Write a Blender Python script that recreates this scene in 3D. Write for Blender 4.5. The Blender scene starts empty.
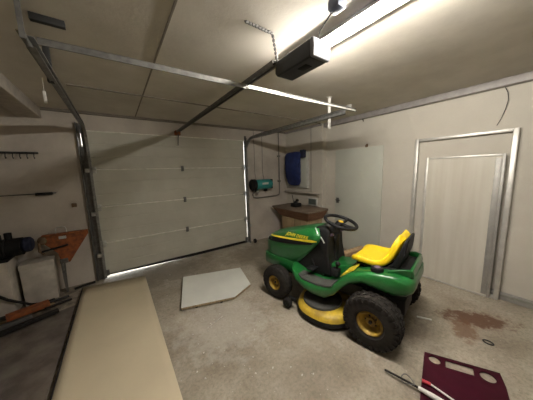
import bpy, bmesh, math, random
from mathutils import Vector, Matrix, Quaternion
R = math.radians
PI = math.pi
S = bpy.context.scene
COL = S.collection
rnd = random.Random(4)

# ------------------------------------------------------------------ materials
def new_mat(name):
    m = bpy.data.materials.new(name); m.use_nodes = True
    nt = m.node_tree; b = nt.nodes['Principled BSDF']
    return m, nt, b

def ramp(nt, src, stops):
    r = nt.nodes.new('ShaderNodeValToRGB')
    e = r.color_ramp.elements
    e[0].position, e[0].color = stops[0][0], (*stops[0][1], 1)
    e[1].position, e[1].color = stops[-1][0], (*stops[-1][1], 1)
    for p, c in stops[1:-1]:
        x = e.new(p); x.color = (*c, 1)
    nt.links.new(src, r.inputs['Fac'])
    return r.outputs['Color']

def noise(nt, scale, detail=4, rough=.55, vec=None):
    n = nt.nodes.new('ShaderNodeTexNoise')
    n.inputs['Scale'].default_value = scale
    n.inputs['Detail'].default_value = detail
    n.inputs['Roughness'].default_value = rough
    if vec is None:
        tc = nt.nodes.new('ShaderNodeTexCoord'); vec = tc.outputs['Object']
    nt.links.new(vec, n.inputs['Vector'])
    return n.outputs['Fac']

def bump(nt, b, h, strength=.2, dist=.01):
    bp = nt.nodes.new('ShaderNodeBump')
    bp.inputs['Strength'].default_value = strength
    bp.inputs['Distance'].default_value = dist
    nt.links.new(h, bp.inputs['Height'])
    nt.links.new(bp.outputs['Normal'], b.inputs['Normal'])

def mix(nt, fac, a, b_, mode='MIX'):
    m = nt.nodes.new('ShaderNodeMix'); m.data_type = 'RGBA'; m.blend_type = mode
    for sock, v in ((m.inputs[0], fac), (m.inputs[6], a), (m.inputs[7], b_)):
        if hasattr(v, 'links') or isinstance(v, bpy.types.NodeSocket): nt.links.new(v, sock)
        elif isinstance(v, (int, float)): sock.default_value = v
        else: sock.default_value = (*v, 1)
    return m.outputs[2]

def mat(name, c, rough=.6, metal=0, var=.12, scale=14, bmp=0, spec=.5, coat=0, c2=None, bscale=60, bdist=.004):
    m, nt, b = new_mat(name)
    lo = tuple(x*(1-var) for x in c); hi = tuple(min(1, x*(1+var)) for x in c)
    if c2: lo = c2
    nt.links.new(ramp(nt, noise(nt, scale), [(.35, lo), (.65, hi)]), b.inputs['Base Color'])
    b.inputs['Roughness'].default_value = rough
    b.inputs['Metallic'].default_value = metal
    b.inputs['Specular IOR Level'].default_value = spec
    b.inputs['Coat Weight'].default_value = coat
    if bmp: bump(nt, b, noise(nt, bscale, 3), bmp, bdist)
    return m

def wood(name, c1, c2, axis=0, rough=.7, scale=3):
    m, nt, b = new_mat(name)
    tc = nt.nodes.new('ShaderNodeTexCoord'); mp = nt.nodes.new('ShaderNodeMapping')
    s = [12, 12, 12]; s[axis] = 1
    mp.inputs['Scale'].default_value = s
    nt.links.new(tc.outputs['Object'], mp.inputs['Vector'])
    nt.links.new(ramp(nt, noise(nt, scale, 5, .6, mp.outputs['Vector']), [(.3, c1), (.7, c2)]), b.inputs['Base Color'])
    b.inputs['Roughness'].default_value = rough
    return m

def emit(name, c, s):
    m, nt, b = new_mat(name)
    b.inputs['Base Color'].default_value = (*c, 1)
    b.inputs['Emission Color'].default_value = (*c, 1)
    b.inputs['Emission Strength'].default_value = s
    return m

def floor_mat():
    m, nt, b = new_mat('concrete floor')
    tc = nt.nodes.new('ShaderNodeTexCoord'); P = tc.outputs['Object']
    base = ramp(nt, noise(nt, 1.6, 6, .6, P), [(.3, (.21, .175, .13)), (.5, (.33, .29, .23)), (.72, (.45, .40, .325))])
    fine = ramp(nt, noise(nt, 38, 6, .75, P), [(.32, (.66, .65, .63)), (.5, (.95, .95, .95)), (.70, (1.15, 1.15, 1.13))])
    c = mix(nt, 1.0, base, fine, 'MULTIPLY')
    # pale scuffs
    sc = ramp(nt, noise(nt, 5.5, 8, .75, P), [(.56, (0, 0, 0)), (.7, (1, 1, 1))])
    sf = nt.nodes.new('ShaderNodeMath'); sf.operation = 'MULTIPLY'; sf.inputs[1].default_value = .4
    nt.links.new(sc, sf.inputs[0])
    c = mix(nt, sf.outputs[0], c, (.5, .47, .41))
    # white and dark grit
    v = nt.nodes.new('ShaderNodeTexVoronoi'); v.inputs['Scale'].default_value = 30
    nt.links.new(P, v.inputs['Vector'])
    g = ramp(nt, v.outputs['Distance'], [(.05, (1, 1, 1)), (.11, (0, 0, 0))])
    sel = nt.nodes.new('ShaderNodeSeparateColor'); nt.links.new(v.outputs['Color'], sel.inputs[0])
    gt = nt.nodes.new('ShaderNodeMath'); gt.operation = 'GREATER_THAN'; gt.inputs[1].default_value = .8
    nt.links.new(sel.outputs[0], gt.inputs[0])
    mu = nt.nodes.new('ShaderNodeMath'); mu.operation = 'MULTIPLY'
    nt.links.new(g, mu.inputs[0]); nt.links.new(gt.outputs[0], mu.inputs[1])
    c = mix(nt, mu.outputs[0], c, (.7, .68, .62))
    lt = nt.nodes.new('ShaderNodeMath'); lt.operation = 'LESS_THAN'; lt.inputs[1].default_value = .14
    nt.links.new(sel.outputs[1], lt.inputs[0])
    mu2 = nt.nodes.new('ShaderNodeMath'); mu2.operation = 'MULTIPLY'
    nt.links.new(g, mu2.inputs[0]); nt.links.new(lt.outputs[0], mu2.inputs[1])
    c = mix(nt, mu2.outputs[0], c, (.10, .08, .06))
    # blotches of rust red and oil : distance to a point broken up by noise
    def blot(x, y, r, col, amt, sx=1, sy=1, rot=0, ns=9):
        nonlocal c
        mp = nt.nodes.new('ShaderNodeMapping'); mp.vector_type = 'TEXTURE'
        mp.inputs['Location'].default_value = (x, y, 0); mp.inputs['Scale'].default_value = (r*sx, r*sy, 1)
        mp.inputs['Rotation'].default_value = (0, 0, rot)
        nt.links.new(P, mp.inputs['Vector'])
        ln = nt.nodes.new('ShaderNodeVectorMath'); ln.operation = 'LENGTH'
        nt.links.new(mp.outputs['Vector'], ln.inputs[0])
        n = noise(nt, ns, 7, .7, P)
        ad = nt.nodes.new('ShaderNodeMath'); ad.operation = 'MULTIPLY_ADD'; ad.inputs[1].default_value = 2.4
        nt.links.new(n, ad.inputs[0]); nt.links.new(ln.outputs['Value'], ad.inputs[2])
        f = ramp(nt, ad.outputs[0], [(0, (1, 1, 1)), (1, (1, 1, 1))])
        mr = nt.nodes.new('ShaderNodeMapRange'); mr.inputs[1].default_value = 1.75; mr.inputs[2].default_value = 2.25
        mr.inputs[3].default_value = amt; mr.inputs[4].default_value = 0
        nt.links.new(ad.outputs[0], mr.inputs[0])
        c = mix(nt, mr.outputs[0], c, col)
    blot(2.98, -3.42, .27, (.10, .04, .018), .9, 1.2, .55, R(-50), 15)
    blot(2.72, -3.40, .15, (.15, .07, .035), .75, 1.3, .7, R(20), 17)
    blot(1.0, -1.95, .5, (.58, .56, .5), .35)
    blot(.75, -.4, .55, (.15, .125, .095), .5, 1.2, .8)
    blot(2.5, -.6, .8, (.16, .135, .10), .5, 1.2, .6)
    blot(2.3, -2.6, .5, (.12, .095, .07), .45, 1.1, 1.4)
    blot(-1.1, -1.2, 1.1, (.07, .055, .045), .8, .9, 2.2)
    nt.links.new(c, b.inputs['Base Color'])
    b.inputs['Roughness'].default_value = .85
    bump(nt, b, noise(nt, 55, 6, .7, P), .35, .006)
    return m

def plaster_mat(name, c, dirt, lo=.45, hi=.75, sc=1.3, bstr=.25):
    m, nt, b = new_mat(name)
    tc = nt.nodes.new('ShaderNodeTexCoord'); P = tc.outputs['Object']
    base = ramp(nt, noise(nt, 3, 5, .6, P), [(.3, tuple(x*.93 for x in c)), (.7, c)])
    d = ramp(nt, noise(nt, sc, 7, .65, P), [(lo, (0, 0, 0)), (hi, (1, 1, 1))])
    cc = mix(nt, d, base, dirt)
    nt.links.new(cc, b.inputs['Base Color'])
    b.inputs['Roughness'].default_value = .85
    bump(nt, b, noise(nt, 45, 5, .65, P), bstr, .006)
    return m

M = {}
M['floor'] = floor_mat()
M['wall'] = plaster_mat('white plaster wall', (.56, .525, .46), (.49, .455, .39), .5, .8)
M['door_wall'] = plaster_mat('grey plaster wall', (.57, .52, .46), (.42, .375, .33), .42, .75, 2.2)
M['ceiling'] = plaster_mat('stained ceiling plaster', (.62, .58, .51), (.50, .46, .40), .42, .7, 2.0, .2)
M['ceil_strip'] = mat('dark ceiling joint', (.20, .175, .145), .9)
M['beam'] = mat('painted beam', (.40, .36, .31), .8)
M['steel_beam'] = mat('grey painted steel trim', (.30, .28, .27), .55, .2)
M['asphalt'] = mat('driveway', (.4, .4, .4), .9)
def door_panel_mat():
    m, nt, b = new_mat('off white woodgrain door steel')
    tc = nt.nodes.new('ShaderNodeTexCoord'); mp = nt.nodes.new('ShaderNodeMapping')
    mp.inputs['Scale'].default_value = (1.5, 1, 26)
    nt.links.new(tc.outputs['Object'], mp.inputs['Vector'])
    n = noise(nt, 6, 4, .6, mp.outputs['Vector'])
    n2 = noise(nt, 2.2, 5, .6, tc.outputs['Object'])
    a = ramp(nt, n2, [(.35, (.47, .455, .385)), (.65, (.54, .525, .45))])
    nt.links.new(a, b.inputs['Base Color'])
    b.inputs['Roughness'].default_value = .5
    bump(nt, b, n, .15, .003)
    return m
M['door'] = door_panel_mat()
M['door_edge'] = mat('door seam edge', (.78, .76, .68), .4)
M['rubber'] = mat('black rubber', (.015, .013, .012), .8, bmp=.2, spec=.3)
M['black'] = mat('black plastic', (.009, .009, .010), .55, spec=.25)
M['galv'] = mat('galvanised steel', (.50, .50, .49), .34, .85, .15, 30)
M['galv_dark'] = mat('dull galvanised steel', (.15, .147, .14), .55, .5, .2, 30)
M['track'] = mat('aged track steel', (.27, .27, .265), .42, .75, .2, 25)
M['white_paint'] = mat('white painted metal', (.72, .70, .66), .45)
M['opener'] = mat('opener charcoal plastic', (.035, .038, .045), .38)
M['opener_light'] = mat('pale grey lens cap', (.20, .205, .23), .35)
M['tube'] = emit('fluorescent tube glow', (1, .94, .84), 105)
M['batten'] = mat('white lamp batten', (.75, .74, .72), .5)
M['blue_grey'] = mat('blue grey plastic', (.10, .12, .17), .5)
M['green'] = mat('green tractor paint', (.009, .115, .024), .3, 0, .06, 6, coat=.4)
M['yellow'] = mat('yellow paint', (.72, .47, .02), .4, 0, .08, 8)
M['yellow_worn'] = mat('worn yellow deck paint', (.60, .42, .03), .5, 0, .1, 12, c2=(.36, .24, .03))
M['rim'] = mat('dirty yellow rim', (.42, .27, .03), .6, 0, .1, 18, c2=(.17, .10, .02))
M['seat_y'] = mat('yellow seat vinyl', (.86, .60, .01), .42, 0, .04, 8)
M['tire'] = mat('tyre rubber', (.020, .017, .015), .85, 0, .3, 30, bmp=.3, spec=.25)
M['stripe'] = mat('yellow decal', (.80, .62, .04), .4)
M['pad'] = mat('grey footrest pad', (.055, .055, .052), .85, bmp=.8, bscale=160)
M['silver'] = mat('silver', (.55, .55, .55), .35, .6)
M['darkmetal'] = mat('dark chassis metal', (.03, .03, .03), .6, .3)
M['hardboard'] = mat('tan hardboard', (.60, .52, .37), .6, 0, .05, 1.6, bmp=.06, bscale=200)
M['hb_edge'] = mat('hardboard edge', (.12, .09, .06), .9)
M['chip_white'] = mat('white laminate', (.71, .72, .67), .45, 0, .05, 3)
M['chip_edge'] = mat('chipboard edge', (.36, .27, .16), .9, 0, .3, 60)
M['mat'] = mat('dirty grey carpet', (.13, .108, .09), .95, 0, .3, 5, c2=(.08, .065, .055), bmp=.9, bscale=90)
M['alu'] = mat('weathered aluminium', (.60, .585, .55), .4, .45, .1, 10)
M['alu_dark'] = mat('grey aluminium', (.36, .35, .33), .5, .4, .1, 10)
M['panel'], _nt, _b = new_mat('cream infill panel')
_tc = _nt.nodes.new('ShaderNodeTexCoord'); _mp = _nt.nodes.new('ShaderNodeMapping'); _mp.inputs['Scale'].default_value = (1, 9, .5)
_nt.links.new(_tc.outputs['Object'], _mp.inputs['Vector'])
_nt.links.new(ramp(_nt, noise(_nt, 1.6, 3, .5, _mp.outputs['Vector']), [(.35, (.53, .495, .42)), (.68, (.61, .58, .51))]), _b.inputs['Base Color'])  # vertical streaks in the colour imitate curtain-like reflections on the panel
_b.inputs['Roughness'].default_value = .35
M['pale_door'] = mat('pale green white door paint', (.50, .51, .45), .5, 0, .04, 2)
M['wood'] = wood('dark varnished wood', (.15, .068, .035), (.27, .145, .08), 1)
M['wood_top'] = wood('scratched wood top', (.10, .07, .05), (.25, .19, .14), 1)
M['wood_light'] = wood('pale plywood', (.25, .175, .095), (.35, .26, .15), 2)
M['log'] = wood('split firewood', (.30, .19, .10), (.52, .37, .22), 2)
M['bark'] = mat('bark', (.12, .075, .045), .9, bmp=.6)
M['teal'] = mat('teal painted metal', (.03, .25, .24), .4, 0, .1)
M['navy'] = mat('blue jacket cloth', (.010, .022, .11), .8, 0, .25, 9)
M['navy_dark'] = mat('dark navy cloth', (.010, .014, .04), .85)
M['cab'] = mat('grey white cabinet', (.50, .50, .47), .5)
M['pipe'] = mat('dull pipe', (.20, .19, .17), .5, .4)
M['brown_box'] = mat('brown plastic', (.14, .085, .045), .6)
M['orange'] = mat('rusty orange paint', (.30, .085, .02), .65, 0, .2, 18, c2=(.17, .055, .02))
M['card'] = mat('off white cardboard', (.52, .48, .43), .85, 0, .15, 8)
M['maroon'] = mat('maroon painted steel', (.035, .0015, .008), .7, 0, .15, 10, spec=.15)
M['red'] = mat('red plastic', (.5, .03, .04), .4)
M['glasspic'] = mat('grey green glass', (.08, .10, .09), .3)
M['dust'] = mat('pale chips', (.6, .58, .52), .9, 0, .3, 40)
M['purple'] = mat('purplish grey cap', (.16, .11, .16), .5)

# ------------------------------------------------------------------ mesh building
class MB:
    def __init__(s): s.bm = bmesh.new()
    def _m(s, vs, mtx):
        bmesh.ops.transform(s.bm, matrix=mtx, verts=vs)
    def box(s, lo, hi, bev=0, rot=None, piv=None, seg=2):
        lo = Vector(lo); hi = Vector(hi); c = (lo+hi)/2; d = hi-lo
        r = bmesh.ops.create_cube(s.bm, size=1)['verts']
        s._m(r, Matrix.Translation(c) @ Matrix.Diagonal((*[max(1e-4, abs(x)) for x in d], 1)))
        if bev:
            es = list({e for v in r for e in v.link_edges})
            o = bmesh.ops.bevel(s.bm, geom=es, offset=bev, segments=seg, affect='EDGES', profile=.5)
            r = list({v for f in o['faces'] for v in f.verts} | {v for v in r if v.is_valid})
        if rot is not None:
            p = Vector(piv) if piv is not None else c
            s._m(r, Matrix.Translation(p) @ rot.to_4x4() @ Matrix.Translation(-p))
        return s
    def cyl(s, a, b, r, r2=None, n=20, caps=True):
        a = Vector(a); b = Vector(b); d = b-a; L = d.length
        if L < 1e-6: return s
        v = bmesh.ops.create_cone(s.bm, cap_ends=caps, segments=n, radius1=r, radius2=r if r2 is None else r2, depth=L)['verts']
        q = Vector((0, 0, 1)).rotation_difference(d.normalized())
        s._m(v, Matrix.Translation((a+b)/2) @ q.to_matrix().to_4x4())
        return s
    def tube(s, pts, r, n=8, closed=False):
        pts = [Vector(p) for p in pts]; N = len(pts); rings = []
        up = Vector((0, 0, 1)); prev = None
        for i, p in enumerate(pts):
            if closed: t = pts[(i+1) % N]-pts[i-1]
            else: t = pts[min(i+1, N-1)]-pts[max(i-1, 0)]
            t.normalize()
            if prev is None:
                a = t.cross(up)
                if a.length < .05: a = t.cross(Vector((1, 0, 0)))
            else:
                a = prev-t*prev.dot(t)
            a.normalize(); prev = a; b = t.cross(a)
            rr = r[i] if isinstance(r, (list, tuple)) else r
            rings.append([s.bm.verts.new(p+(a*math.cos(2*PI*k/n)+b*math.sin(2*PI*k/n))*rr) for k in range(n)])
        m = N if closed else N-1
        for i in range(m):
            A, B = rings[i], rings[(i+1) % N]
            for k in range(n): s.bm.faces.new((A[k], A[(k+1) % n], B[(k+1) % n], B[k]))
        if not closed:
            s.bm.faces.new(rings[0][::-1]); s.bm.faces.new(rings[-1])
        return s
    def lathe(s, prof, o, ax, n=32, closed=False):
        """prof: (axial, radius) list; o origin; ax axis vector"""
        o = Vector(o); ax = Vector(ax).normalized()
        q = Vector((0, 0, 1)).rotation_difference(ax)
        rings = []
        for a, r in prof:
            if r < 1e-5: rings.append([s.bm.verts.new(o+q @ Vector((0, 0, a)))])
            else: rings.append([s.bm.verts.new(o+q @ Vector((r*math.cos(2*PI*k/n), r*math.sin(2*PI*k/n), a))) for k in range(n)])
        m = len(rings) if closed else len(rings)-1
        for i in range(m):
            A, B = rings[i], rings[(i+1) % len(rings)]
            for k in range(n):
                k2 = (k+1) % n
                if len(A) == 1 and len(B) == 1: break
                if len(A) == 1: s.bm.faces.new((A[0], B[k2], B[k]))
                elif len(B) == 1: s.bm.faces.new((A[k], A[k2], B[0]))
                else: s.bm.faces.new((A[k], A[k2], B[k2], B[k]))
        return s
    def prism(s, poly, vec, holes=()):
        """poly: 3d points of a planar outline; vec: extrusion"""
        vec = Vector(vec)
        if not holes:
            a = [s.bm.verts.new(Vector(p)) for p in poly]; b = [s.bm.verts.new(Vector(p)+vec) for p in poly]
            s.bm.faces.new(a[::-1]); s.bm.faces.new(b)
            for i in range(len(a)):
                j = (i+1) % len(a); s.bm.faces.new((a[i], a[j], b[j], b[i]))
            return s
        es = []; loops = []
        for L in [poly, *holes]:
            a = [s.bm.verts.new(Vector(p)) for p in L]; loops.append(a)
            for i in range(len(a)): es.append(s.bm.edges.new((a[i], a[(i+1) % len(a)])))
        r = bmesh.ops.triangle_fill(s.bm, use_beauty=True, edges=es)
        fs = [g for g in r['geom'] if isinstance(g, bmesh.types.BMFace)]
        e = bmesh.ops.extrude_face_region(s.bm, geom=fs)
        vs = [g for g in e['geom'] if isinstance(g, bmesh.types.BMVert)]
        bmesh.ops.translate(s.bm, verts=vs, vec=vec)
        return s
    def loft(s, secs, cap=True, closed=True):
        rings = [[s.bm.verts.new(Vector(p)) for p in sec] for sec in secs]
        n = len(rings[0])
        for i in range(len(rings)-1):
            A, B = rings[i], rings[i+1]
            for k in range(n if closed else n-1):
                s.bm.faces.new((A[k], A[(k+1) % n], B[(k+1) % n], B[k]))
        if cap and closed:
            s.bm.faces.new(rings[0][::-1]); s.bm.faces.new(rings[-1])
        return s
    def sph(s, c, r, sc=(1, 1, 1), n=16):
        v = bmesh.ops.create_uvsphere(s.bm, u_segments=n, v_segments=n//2, radius=r)['verts']
        s._m(v, Matrix.Translation(c) @ Matrix.Diagonal((*sc, 1)))
        return s
    def build(s, name, m, parent=None, smooth=35, bevel=0, subsurf=0, solid=0, loc=None):
        bmesh.ops.remove_doubles(s.bm, verts=s.bm.verts, dist=1e-6)
        bmesh.ops.recalc_face_normals(s.bm, faces=s.bm.faces)
        me = bpy.data.meshes.new(name)
        if loc is not None:
            bmesh.ops.translate(s.bm, verts=s.bm.verts, vec=-Vector(loc))
        s.bm.to_mesh(me); s.bm.free()
        for p in me.polygons: p.use_smooth = True
        try: me.set_sharp_from_angle(angle=R(smooth))
        except Exception: pass
        me.materials.append(m)
        o = bpy.data.objects.new(name, me); COL.objects.link(o)
        if loc is not None: o.location = loc
        if parent: o.parent = parent
        if solid:
            md = o.modifiers.new('s', 'SOLIDIFY'); md.thickness = solid; md.offset = -1
        if bevel:
            md = o.modifiers.new('b', 'BEVEL'); md.width = bevel; md.segments = 2; md.limit_method = 'ANGLE'; md.angle_limit = R(30)
        if subsurf:
            md = o.modifiers.new('u', 'SUBSURF'); md.levels = subsurf; md.render_levels = subsurf
        return o

def rotz(a): return Matrix.Rotation(a, 3, 'Z')
def thing(name, label, cat, loc=(0, 0, 0), rz=0, group=None):
    o = bpy.data.objects.new(name, None); COL.objects.link(o)
    o.location = loc; o.rotation_euler = (0, 0, rz); o.empty_display_size = .1
    o['label'] = label; o['category'] = cat
    if group: o['group'] = group
    return o
def tag(o, label, cat, group=None, kind=None):
    o['label'] = label; o['category'] = cat
    if group: o['group'] = group
    if kind: o['kind'] = kind
    return o
def struct(o, label=None):
    o['kind'] = 'structure'
    if label: o['label'] = label
    return o
def B(lo, hi, bev=0): return MB().box(lo, hi, bev)

# ------------------------------------------------------------------ room shell
XR, XJ, YJ, H = 3.64, 3.53, -1.07, 2.35
XL, YB = -2.3, -6.2
DW, DH = 2.42, 2.12          # garage door
struct(B((XL-.2, YB-.2, -.1), (XR+.2, 3.2, 0)).build('floor', M['floor']))
struct(B((XL-.2, YB-.2, H), (XR+.2, .25, H+.12)).build('ceiling', M['ceiling']))
wl = MB()
wl.box((XL-.2, 0, 0), (-.06, .2, H)); wl.box((DW+.06, 0, 0), (XR+.2, .2, H)); wl.box((-.06, 0, DH-.01), (DW+.06, .2, H))
struct(wl.build('wall_door_side', M['door_wall'], smooth=10))
wr = MB(); wr.prism([(XJ, 0, 0), (XR+.2, 0, 0), (XR+.2, YB, 0), (XR, YB, 0), (XR, YJ, 0), (XJ, YJ, 0)], (0, 0, H))
struct(wr.build('wall_right', M['wall'], smooth=10))
struct(B((XL-.2, YB, 0), (XL, 0, H)).build('wall_left', M['door_wall']))
struct(B((XL-.2, YB-.2, 0), (XR+.2, YB, H)).build('wall_back', M['wall']))

# ceiling seams, beam, edge trims
struct(B((.59, -4.6, H-.004), (.602, -.02, H)).build('trim_1', M['ceil_strip']))
c = MB(); c.box((-.02, -1.06, H-.008), (XR-.08, -1.04, H))
struct(c.build('trim_2', M['ceil_strip']))
b = MB(); b.box((-.60, YB, H-.13), (-.40, 0, H), .01)
struct(b.build('trim_3', M['beam']))
b = MB(); b.box((XR-.085, YB, H-.075), (XR, YJ, H), .004)
struct(b.build('trim_4', M['steel_beam']))
struct(B((XJ-.03, YJ, H-.04), (XJ, 0, H)).build('trim_5', M['steel_beam']))
b = MB(); b.box((-.4, -.04, H-.03), (XJ-.03, 0, H)); struct(b.build('trim_6', M['ceil_strip']))  # dark strip standing in for the shadow gap between ceiling and door wall
b = MB(); b.box((XR-.045, YB, .055), (XR, -2.3, .085), .005); b.box((XR-.03, YB, 0), (XR, -2.3, .05), .004)
struct(b.build('baseboard_right', M['alu_dark']))

# steel frame around the garage door opening
b = MB()
b.box((-.085, -.012, 0), (-.02, .03, 1.90), .003); b.box((-.085, -.012, 2.07), (-.02, .03, 2.2), .003); b.box((-.10, -.05, 0), (-.085, .0, 2.2), .002)
struct(b.build('trim_7', M['galv_dark']))
b = MB(); b.box((DW+.02, -.012, 0), (DW+.07, .03, 2.2), .003)
struct(b.build('trim_8', M['galv_dark']))

# ------------------------------------------------------------------ garage door
gd = bpy.data.objects.new('door_1', None); COL.objects.link(gd)
struct(gd, 'closed off-white sectional garage door of four panels')
gap = lambda x: .003+.034*max(0, 1-x/1.25)       # the door hangs a little crooked above the floor
ph = DH/4
for i in range(4):
    z0 = i*ph; z1 = (i+1)*ph
    m = MB()
    zb0 = zb1 = .045 if i == 0 else z0-.002
    y0, y1 = .004, .044
    prof = [(y0+.010, 0.0), (y0, .010), (y0, None), (y0+.008, None)]
    # outline in the y-z plane swept along x, with two shallow ribs across
    def sec(x, zb):
        t = z1; hh = t-zb
        P = [(y1, zb), (y0+.008, zb), (y0, zb+.012)]
        for f in (.33, .66):
            zc = zb+hh*f
            P += [(y0, zc-.008), (y0+.003, zc-.004), (y0+.003, zc+.004), (y0, zc+.008)]
        P += [(y0, t-.012), (y0+.008, t), (y1, t)]
        return [(x, y, z) for y, z in P]
    m.loft([sec(-.0, zb0), sec(DW, zb1)])
    p = m.build('door_panel', M['door'], gd, smooth=20)
    if i:   # lighter folded edge along the seam
        B((.0, -.012, z0-.014), (DW, .012, z0+.004), .003).build('seam_strip', M['door_edge'], gd)
        for x in (.03, DW/2, DW-.03):
            h = MB(); w = .03 if x != DW/2 else .022
            h.box((x-w, -.018, z0-.055), (x+w, -.002, z0+.035), .002)
            h.cyl((x-w, -.018, z0-.006), (x+w, -.018, z0-.006), .009, n=10)
            h.build('hinge', M['galv'] if x != DW/2 else M['galv_dark'], gd)
m = MB(); m.prism([(0, 0, gap(0)), (.6, 0, gap(.6)), (1.25, 0, gap(1.25)), (DW, 0, gap(DW)), (DW, 0, .048), (0, 0, .048)], (0, .035, 0))
m.build('bottom_seal', M['rubber'], gd)
B((0, -.004, DH-.02), (DW, .02, DH-.004), .003).build('top_rail', M['door_edge'], gd)
for x in (.02, DW-.02):
    h = MB(); h.box((x-.03, -.012, .03), (x+.03, .0, .12), .002); h.cyl((x-.05 if x < 1 else x+.05, -.03, .06), (x, -.03, .06), .012, n=10)
    h.build('bottom_bracket', M['galv_dark'], gd)

# ------------------------------------------------------------------ tracks
def track(x, side, label):
    t = thing('door_track', label, 'door track', (x, 0, 0), 0, 'tracks of the garage door')
    zt = 2.13; r = .30
    path = [(-.045, .02), (-.045, 1.0), (-.045, zt-r)]
    for k in range(1, 9):
        a = k/8*PI/2
        path.append((-.045-r+r*math.cos(a), zt-r+r*math.sin(a)))
    path += [(-1.3, zt), (-2.30, zt)]
    # C section swept along the path : web outside, two flanges inwards
    w, h = .028, .026
    secs = []
    for i, (y, z) in enumerate(path):
        a = path[max(i-1, 0)]; c2 = path[min(i+1, len(path)-1)]
        ty, tz = c2[0]-a[0], c2[1]-a[1]; L = math.hypot(ty, tz); ny, nz = -tz/L, ty/L
        ring = []
        for u, v in ((0, -h), (0, h), (-w, h), (-w, h-.007), (-w+.004, h-.007), (-w+.004, h-.003), (-.004, h-.003), (-.004, -h+.003), (-w+.004, -h+.003), (-w+.004, -h+.007), (-w, -h+.007), (-w, -h)):
            ring.append((u*side, y+ny*v, z+nz*v))
        secs.append(ring)
    MB().loft(secs).build('rail', M['track'], t, smooth=25)
    # back angle along the horizontal run
    m = MB(); s = side
    m.box(sorted_lo((0, -2.30, zt-.03), (s*.003, -.4, zt+.040)), sorted_hi((0, -2.30, zt-.03), (s*.003, -.4, zt+.040)))
    m.box(sorted_lo((0, -2.30, zt+.037), (s*.03, -.4, zt+.040)), sorted_hi((0, -2.30, zt+.037), (s*.03, -.4, zt+.040)))
    m.build('angle', M['galv_dark'], t)
    # wall angle along the vertical run
    m = MB(); m.box(sorted_lo((0, -.075, 0), (s*.003, -.0, 2.16)), sorted_hi((0, -.075, 0), (s*.003, 0, 2.16)))
    m.box(sorted_lo((0, -.016, 0), (s*.04, -.013, 2.16)), sorted_hi((0, -.016, 0), (s*.04, -.013, 2.16)))
    m.build('wall_angle', M['galv_dark'], t)
    for z in (.35, .95, 1.55):
        B(*both((0, -.08, z), (s*.045, -.014, z+.05))).build('bracket', M['galv'], t, bevel=.002)
    # rollers
    for z in (.06, .53, 1.06, 1.59):
        MB().cyl((-s*.004, -.045, z), (-s*.022, -.045, z), .02, n=16).build('roller', M['black'], t)
    return t
def sorted_lo(a, b): return tuple(min(p, q) for p, q in zip(a, b))
def sorted_hi(a, b): return tuple(max(p, q) for p, q in zip(a, b))
def both(a, b): return sorted_lo(a, b), sorted_hi(a, b)
tl = track(-.012, -1, 'left steel roller track of the garage door, beside the dim corner')
tr = track(DW+.034, 1, 'right steel roller track of the garage door, near the teal tank')
# hangers to the ceiling
m = MB(); m.box((.004, -2.09, 1.985), (.010, -2.05, H), .001); m.box((-.02, -2.09, H-.004), (.03, -2.05, H))
m.build('hanger', M['white_paint'], tr)
m = MB(); m.box((-.015, -1.86, 2.10), (.015, -1.82, H), .001); m.build('hanger', M['darkmetal'], tl)
m = MB(); m.box((-.02, -2.30, 2.14), (.0, -2.295, H)); m.build('hanger', M['galv_dark'], tl)
m = MB(); m.box((.004, -2.36, 2.15), (.03, -2.30, 2.20), .004); m.build('end_stop', M['galv'], tr)
# small white tag strip hanging on the left track
m = MB(); m.box((-.175, -1.12, 2.14), (-.155, -1.11, 2.24), .001); m.cyl((-.165, -1.115, 2.24), (-.165, -1.115, H), .002, n=6)
tag(m.build('hanging_strip', M['white_paint']), 'small white strip hanging from the ceiling left of the garage door', 'strip')

# crossbar
cb = thing('crossbar', 'galvanised angle bar bridging both door tracks below the ceiling', 'metal bar', (.03, -2.335, 2.108), R(-1.6))
m = MB()
m.box((0, -.002, 0), (DW+.02, .001, .034)); m.box((0, -.002, .031), (DW+.05, .030, .034)); m.box((0, -.006, 0), (DW+.05, -.002, .006))
m.build('angle', M['galv_dark'], cb)
B((1.10, -.012, .002), (2.44, -.006, .018), .002).build('splice_plate', M['white_paint'], cb)
for x in (1.12, 1.35, 1.58):
    MB().cyl((x, -.012, .016), (x, -.018, .016), .007, n=8).build('bolt', M['galv'], cb)
# second bar above left
m = MB(); m.box((-.02, -2.13, H-.035), (.12, -2.10, H), .002)
tag(m.build('ceiling_bracket', M['darkmetal']), 'short dark steel bracket screwed to the ceiling above the left track', 'bracket')

# ------------------------------------------------------------------ opener
op = thing('garage_door_opener', 'black box motor with long rail hanging under the ceiling in the middle', 'door opener', (1.165, -2.72, 2.12))
m = MB()
m.prism([(.012, .05, -.025), (.012, .07, -.005), (.012, .07, .045), (.012, .04, .07), (.012, -.235, .07), (.012, -.24, -.01), (.012, -.235, -.025)], (.135, 0, 0))
m.build('housing', M['opener'], op, bevel=.008)
m = MB(); m.prism([(.011, -.238, -.026), (.011, -.235, .071), (.011, -.258, .071), (.011, -.265, .02), (.011, -.258, -.026)], (.137, 0, 0))
m.build('lens_cover', M['opener_light'], op, bevel=.006)
B((.05, -.17, -.028), (.10, -.10, -.022), .002).build('lens', M['black'], op)
m = MB()
L0, L1 = .05, 2.66
m.box((-.02, L0, .067), (.02, L1, .070)); m.box((-.02, L0, .036), (-.017, L1, .070)); m.box((.017, L0, .036), (.02, L1, .070))
m.box((-.02, L0, .036), (-.009, L1, .039)); m.box((.009, L0, .036), (.02, L1, .039))
m.build('rail', M['galv_dark'], op)
MB().tube([(0, L0, .055), (0, L1, .055)], .005, 6).build('chain', M['black'], op)
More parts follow.
